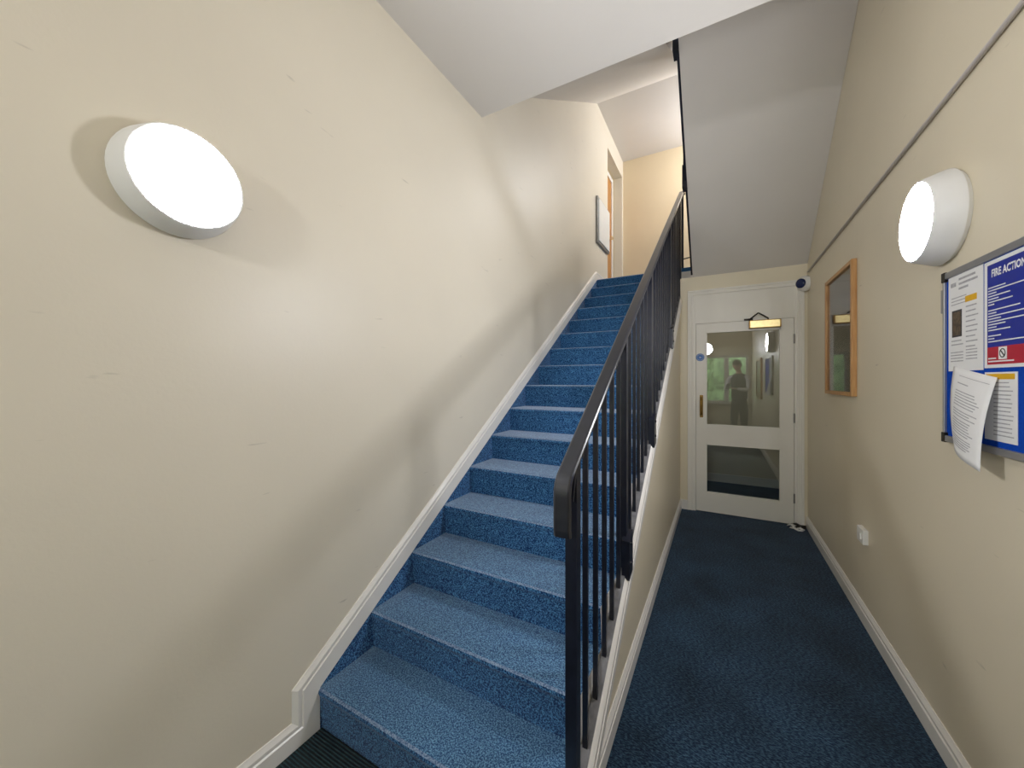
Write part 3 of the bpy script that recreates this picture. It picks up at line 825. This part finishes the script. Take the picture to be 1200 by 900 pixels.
# ---------------------------------------------------------------- cupboard on the right wall near the entrance (seen in the door glass)
cb = empty('framed_board', (XR, -0.2, 1.02))
tag(cb, 'pale brown framed board mirrored beside the man in the door glass', 'board')
part('panel', box(XR - .018, XR, -.73, .23, 1.04, 1.82), 'cupboard', cb)
bm = bmesh.new()
for (a, b, c_, d_) in ((-.75, -.71, 1.02, 1.84), (.21, .25, 1.02, 1.84), (-.71, .21, 1.02, 1.06), (-.71, .21, 1.80, 1.84)):
    box(XR - .034, XR, a, b, c_, d_, bm)
part('frame', bm, 'oak', cb, bevel=.003)

# ---------------------------------------------------------------- the man seen in the door glass (stands behind the camera)
MX, MY, MROT = 0.375, -0.46, 0.50
man = empty('person', (MX, MY, 0))
tag(man, 'person in dark vest and white sleeves looking down at a phone', 'person')
def skin(name, verts, edges, mat, root=0, sub=2):
    me = bpy.data.meshes.new(name)
    me.from_pydata([v[:3] for v in verts], edges, [])
    o = bpy.data.objects.new(name, me); C.objects.link(o)
    me.materials.append(M[mat] if isinstance(mat, str) else mat)
    md = o.modifiers.new('skin', 'SKIN'); md.use_smooth_shade = True
    for i, v in enumerate(verts):
        sv = me.skin_vertices[0].data[i]; sv.radius = (v[3], v[4] if len(v) > 4 else v[3]); sv.use_root = (i == root)
    s_ = o.modifiers.new('sub', 'SUBSURF'); s_.levels = sub; s_.render_levels = sub
    o.parent = man
    return o
# body (local: +Y towards the door, +X to the man's left as he faces the door is -X)
# continuous body under the clothes: torso, neck, arms and legs
ph = Vector((-.05, .31, 1.235))
bv = [(0, 0, 1.00, .105, .080), (0, 0, 1.14, .105, .080), (0, 0, 1.30, .140, .100), (0, 0, 1.44, .105, .075), (0, .012, 1.55, .054, .054), (-.01, .045, 1.66, .052, .052)]
be = [(0, 1), (1, 2), (2, 3), (3, 4), (4, 5)]
tv = [(0, 0, 1.06, .148, .108), (0, 0, .95, .158, .115)]; te = [(0, 1)]
arm = {}
for s in (-1, 1):
    hand = Vector((ph.x + s * .045, ph.y - .02, ph.z - .01)); el = Vector((s * .235 - .02, .06, 1.19))
    wr = hand + (el - hand).normalized() * .09
    arm[s] = (hand, el, wr)
    i = len(bv)
    bv.extend([(s * .17, 0, 1.43, .045, .045), (*el, .034, .034), (*wr, .026, .024)]); be.extend([(3, i), (i, i + 1), (i + 1, i + 2)])
    i = len(bv)
    bv.extend([(s * .09, 0, .86, .075, .075), (s * .105, .015, .50, .052, .055), (s * .11, -.01, .08, .038, .042)]); be.extend([(0, i), (i, i + 1), (i + 1, i + 2)])
    i = len(tv)
    tv.extend([(s * .088, 0, .80, .085, .095), (s * .105, .015, .50, .066, .070), (s * .11, -.01, .07, .056, .060)]); te.extend([(1, i), (i, i + 1), (i + 1, i + 2)])
skin('body', bv, be, 'skin')
skin('vest', [(0, 0, .88, .175, .135), (0, 0, 1.10, .162, .122), (0, .005, 1.30, .178, .130), (0, 0, 1.45, .185, .115), (0, .01, 1.56, .105, .090)], [(0, 1), (1, 2), (2, 3), (3, 4)], 'vest')
skin('trousers', tv, te, 'trousers')
for s in (-1, 1):
    skin('shoe', [(s * .11, -.06, .045, .042, .040), (s * .115, .06, .042, .045, .038), (s * .12, .16, .035, .038, .030)], [(0, 1), (1, 2)], 'shoe')
# arms (sleeves) bent forward to the phone
for s in (-1, 1):
    hand, el, wr = arm[s]
    sh_ = Vector((s * .195, .0, 1.48))
    skin('sleeve', [(s * .10, 0, 1.48, .072), (sh_.x, sh_.y, sh_.z - .03, .062), (el.x, el.y, el.z, .046), (*(el * .5 + wr * .5), .040), (*wr, .032)], [(0, 1), (1, 2), (2, 3), (3, 4)], 'shirt')
    d = (hand - wr).normalized()
    hv = [(*wr, .026, .022), (*(wr + d * .045), .034, .018), (*(wr + d * .085), .036, .016)]
    he = [(0, 1), (1, 2)]
    side = Vector((s, 0, 0)); upv = d.cross(side).normalized()
    side = upv.cross(d).normalized()
    base = wr + d * .085
    for k, (off, ln) in enumerate(((-.027, .060), (-.009, .072), (.009, .075), (.027, .066))):
        i = len(hv)
        p0 = base + side * off + d * .008; p1 = p0 + d * ln * .5 + Vector((-s * .006, 0, .010)); p2 = p1 + d * ln * .25 + Vector((-s * .016, 0, .012))
        hv.extend([(*p0, .0095), (*p1, .0085), (*p2, .007)]); he.extend([(2, i), (i, i + 1), (i + 1, i + 2)])
    i = len(hv); t0 = wr + d * .045 - side * s * 0 + Vector((-s * .03, 0, .012)); t1 = t0 + d * .035 + Vector((-s * .012, 0, .018)); t2 = t1 + d * .025
    hv.extend([(*t0, .011), (*t1, .0095), (*t2, .008)]); he.extend([(1, i), (i, i + 1), (i + 1, i + 2)])
    skin('hand', hv, he, 'skin', sub=1)
# head bent down, face towards the phone
hc = Vector((-.015, .058, 1.710))
bm = bmesh.new()
bmesh.ops.create_uvsphere(bm, u_segments=32, v_segments=24, radius=1)
tilt = Matrix.Rotation(math.radians(-26), 4, 'X') @ Matrix.Rotation(math.radians(-12), 4, 'Z')
for v in bm.verts:
    p = v.co.copy()
    x, y, z = p
    jaw = max(0, -z)
    q_ = Vector((x * .080 * (1 - .28 * jaw), y * .100 * (1 - .10 * jaw), z * .124))
    if y > 0:                                    # face: brow, eye sockets, nose, mouth, chin
        q_.y += .020 * math.exp(-((x / .16) ** 2 + ((z + .12) / .20) ** 2)) * (1 if z < .1 else .5)
        q_.y -= .010 * (math.exp(-(((x - .36) / .18) ** 2 + ((z - .06) / .14) ** 2)) + math.exp(-(((x + .36) / .18) ** 2 + ((z - .06) / .14) ** 2)))
        q_.y += .006 * math.exp(-((x / .30) ** 2 + ((z + .48) / .10) ** 2)) + .012 * math.exp(-((x / .35) ** 2 + ((z + .85) / .2) ** 2))
    v.co = hc + (tilt @ q_)
hd = link('head', bm, 'skin', man, smooth=True)
for s in (-1, 1):
    bm = bmesh.new(); bmesh.ops.create_uvsphere(bm, u_segments=12, v_segments=8, radius=1)
    for v in bm.verts: v.co = hc + tilt @ Vector((s * .078 + v.co.x * .010, -.005 + v.co.y * .018, -.005 + v.co.z * .030))
    link('ear', bm, 'skin', hd, smooth=True)
    bm = bmesh.new(); bmesh.ops.create_uvsphere(bm, u_segments=12, v_segments=8, radius=1)
    for v in bm.verts: v.co = hc + tilt @ Vector((s * .029 + v.co.x * .012, .088 + v.co.y * .006, .006 + v.co.z * .006))
    link('eye', bm, 'hair', hd, smooth=True)
bm = bmesh.new(); bmesh.ops.create_uvsphere(bm, u_segments=12, v_segments=8, radius=1)
for v in bm.verts: v.co = hc + tilt @ Vector((v.co.x * .022, .090 + v.co.y * .008, -.056 + v.co.z * .005))
link('mouth', bm, 'art_red', hd, smooth=True)
bm = bmesh.new(); bmesh.ops.create_uvsphere(bm, u_segments=28, v_segments=20, radius=1)
for v in bm.verts:
    x, y, z = v.co
    f = 1.0 + .03 * math.sin(9 * x + 5 * y)
    zc = max(z, -.25 if y < .25 else .38)
    v.co = hc + tilt @ Vector((x * .088 * f, y * .108 * f - .006, zc * .128 * f + .006))
link('hair', bm, 'hair', hd, smooth=True)
# phone in his hands: a thing of its own
man.rotation_euler = (0, 0, MROT)
phw = Vector((MX, MY, 0)) + Matrix.Rotation(MROT, 3, 'Z') @ (ph + Vector((0, .055, .03)))
bm = box(-.038, .038, -.005, .005, -.075, .075)
for v in bm.verts: v.co = phw + Matrix.Rotation(MROT, 3, 'Z') @ (Matrix.Rotation(math.radians(40), 3, 'X') @ v.co)
phn = link('smartphone', bm, 'phone', bevel=.003)
tag(phn, 'black smartphone held in both hands of the person in the vest', 'phone')

# ---------------------------------------------------------------- garden outside the window
gr = struct('ground_outside', box(-9, 9, -14, YB - 0.12, -0.12, -0.02), 'grass')
def hedge(name, cx, cy, rx, ry, h, label, n_leaf):
    e = empty(name, (cx, cy, -.02))
    tag(e, label, 'hedge', None)
    rnd = random.Random(int(cx * 10) + 99)
    bm = bmesh.new(); bmesh.ops.create_icosphere(bm, subdivisions=4, radius=1)
    for v in bm.verts:
        p = v.co.copy(); k = 1 + .12 * math.sin(7 * p.x + 3 * p.z) * math.cos(6 * p.y + 2 * p.z) + rnd.uniform(-.05, .05)
        v.co = Vector((cx + p.x * rx * k, cy + p.y * ry * k, max(-.02, h * .5 + p.z * h * .52 * k)))
    pts = [v.co.copy() for v in bm.verts]
    part('foliage_mass', bm, 'foliage', e)
    bm = bmesh.new()
    for k in range(n_leaf):
        c_ = rnd.choice(pts) + Vector((rnd.uniform(-.08, .08), rnd.uniform(-.08, .08), rnd.uniform(-.06, .1)))
        a = Vector((rnd.gauss(0, 1), rnd.gauss(0, 1), rnd.gauss(0, 1))).normalized(); b = a.orthogonal().normalized()
        vs_ = [bm.verts.new(c_ + a * .05), bm.verts.new(c_ + b * .025), bm.verts.new(c_ - a * .05), bm.verts.new(c_ - b * .025)]
        bm.faces.new(vs_)
    o = part('leaves', bm, 'foliage', e); o['kind'] = 'stuff'
hedge('garden_hedge', -0.5, -5.6, 3.6, .75, 3.6, 'broad green hedge growing on the lawn beyond the window', 6000)
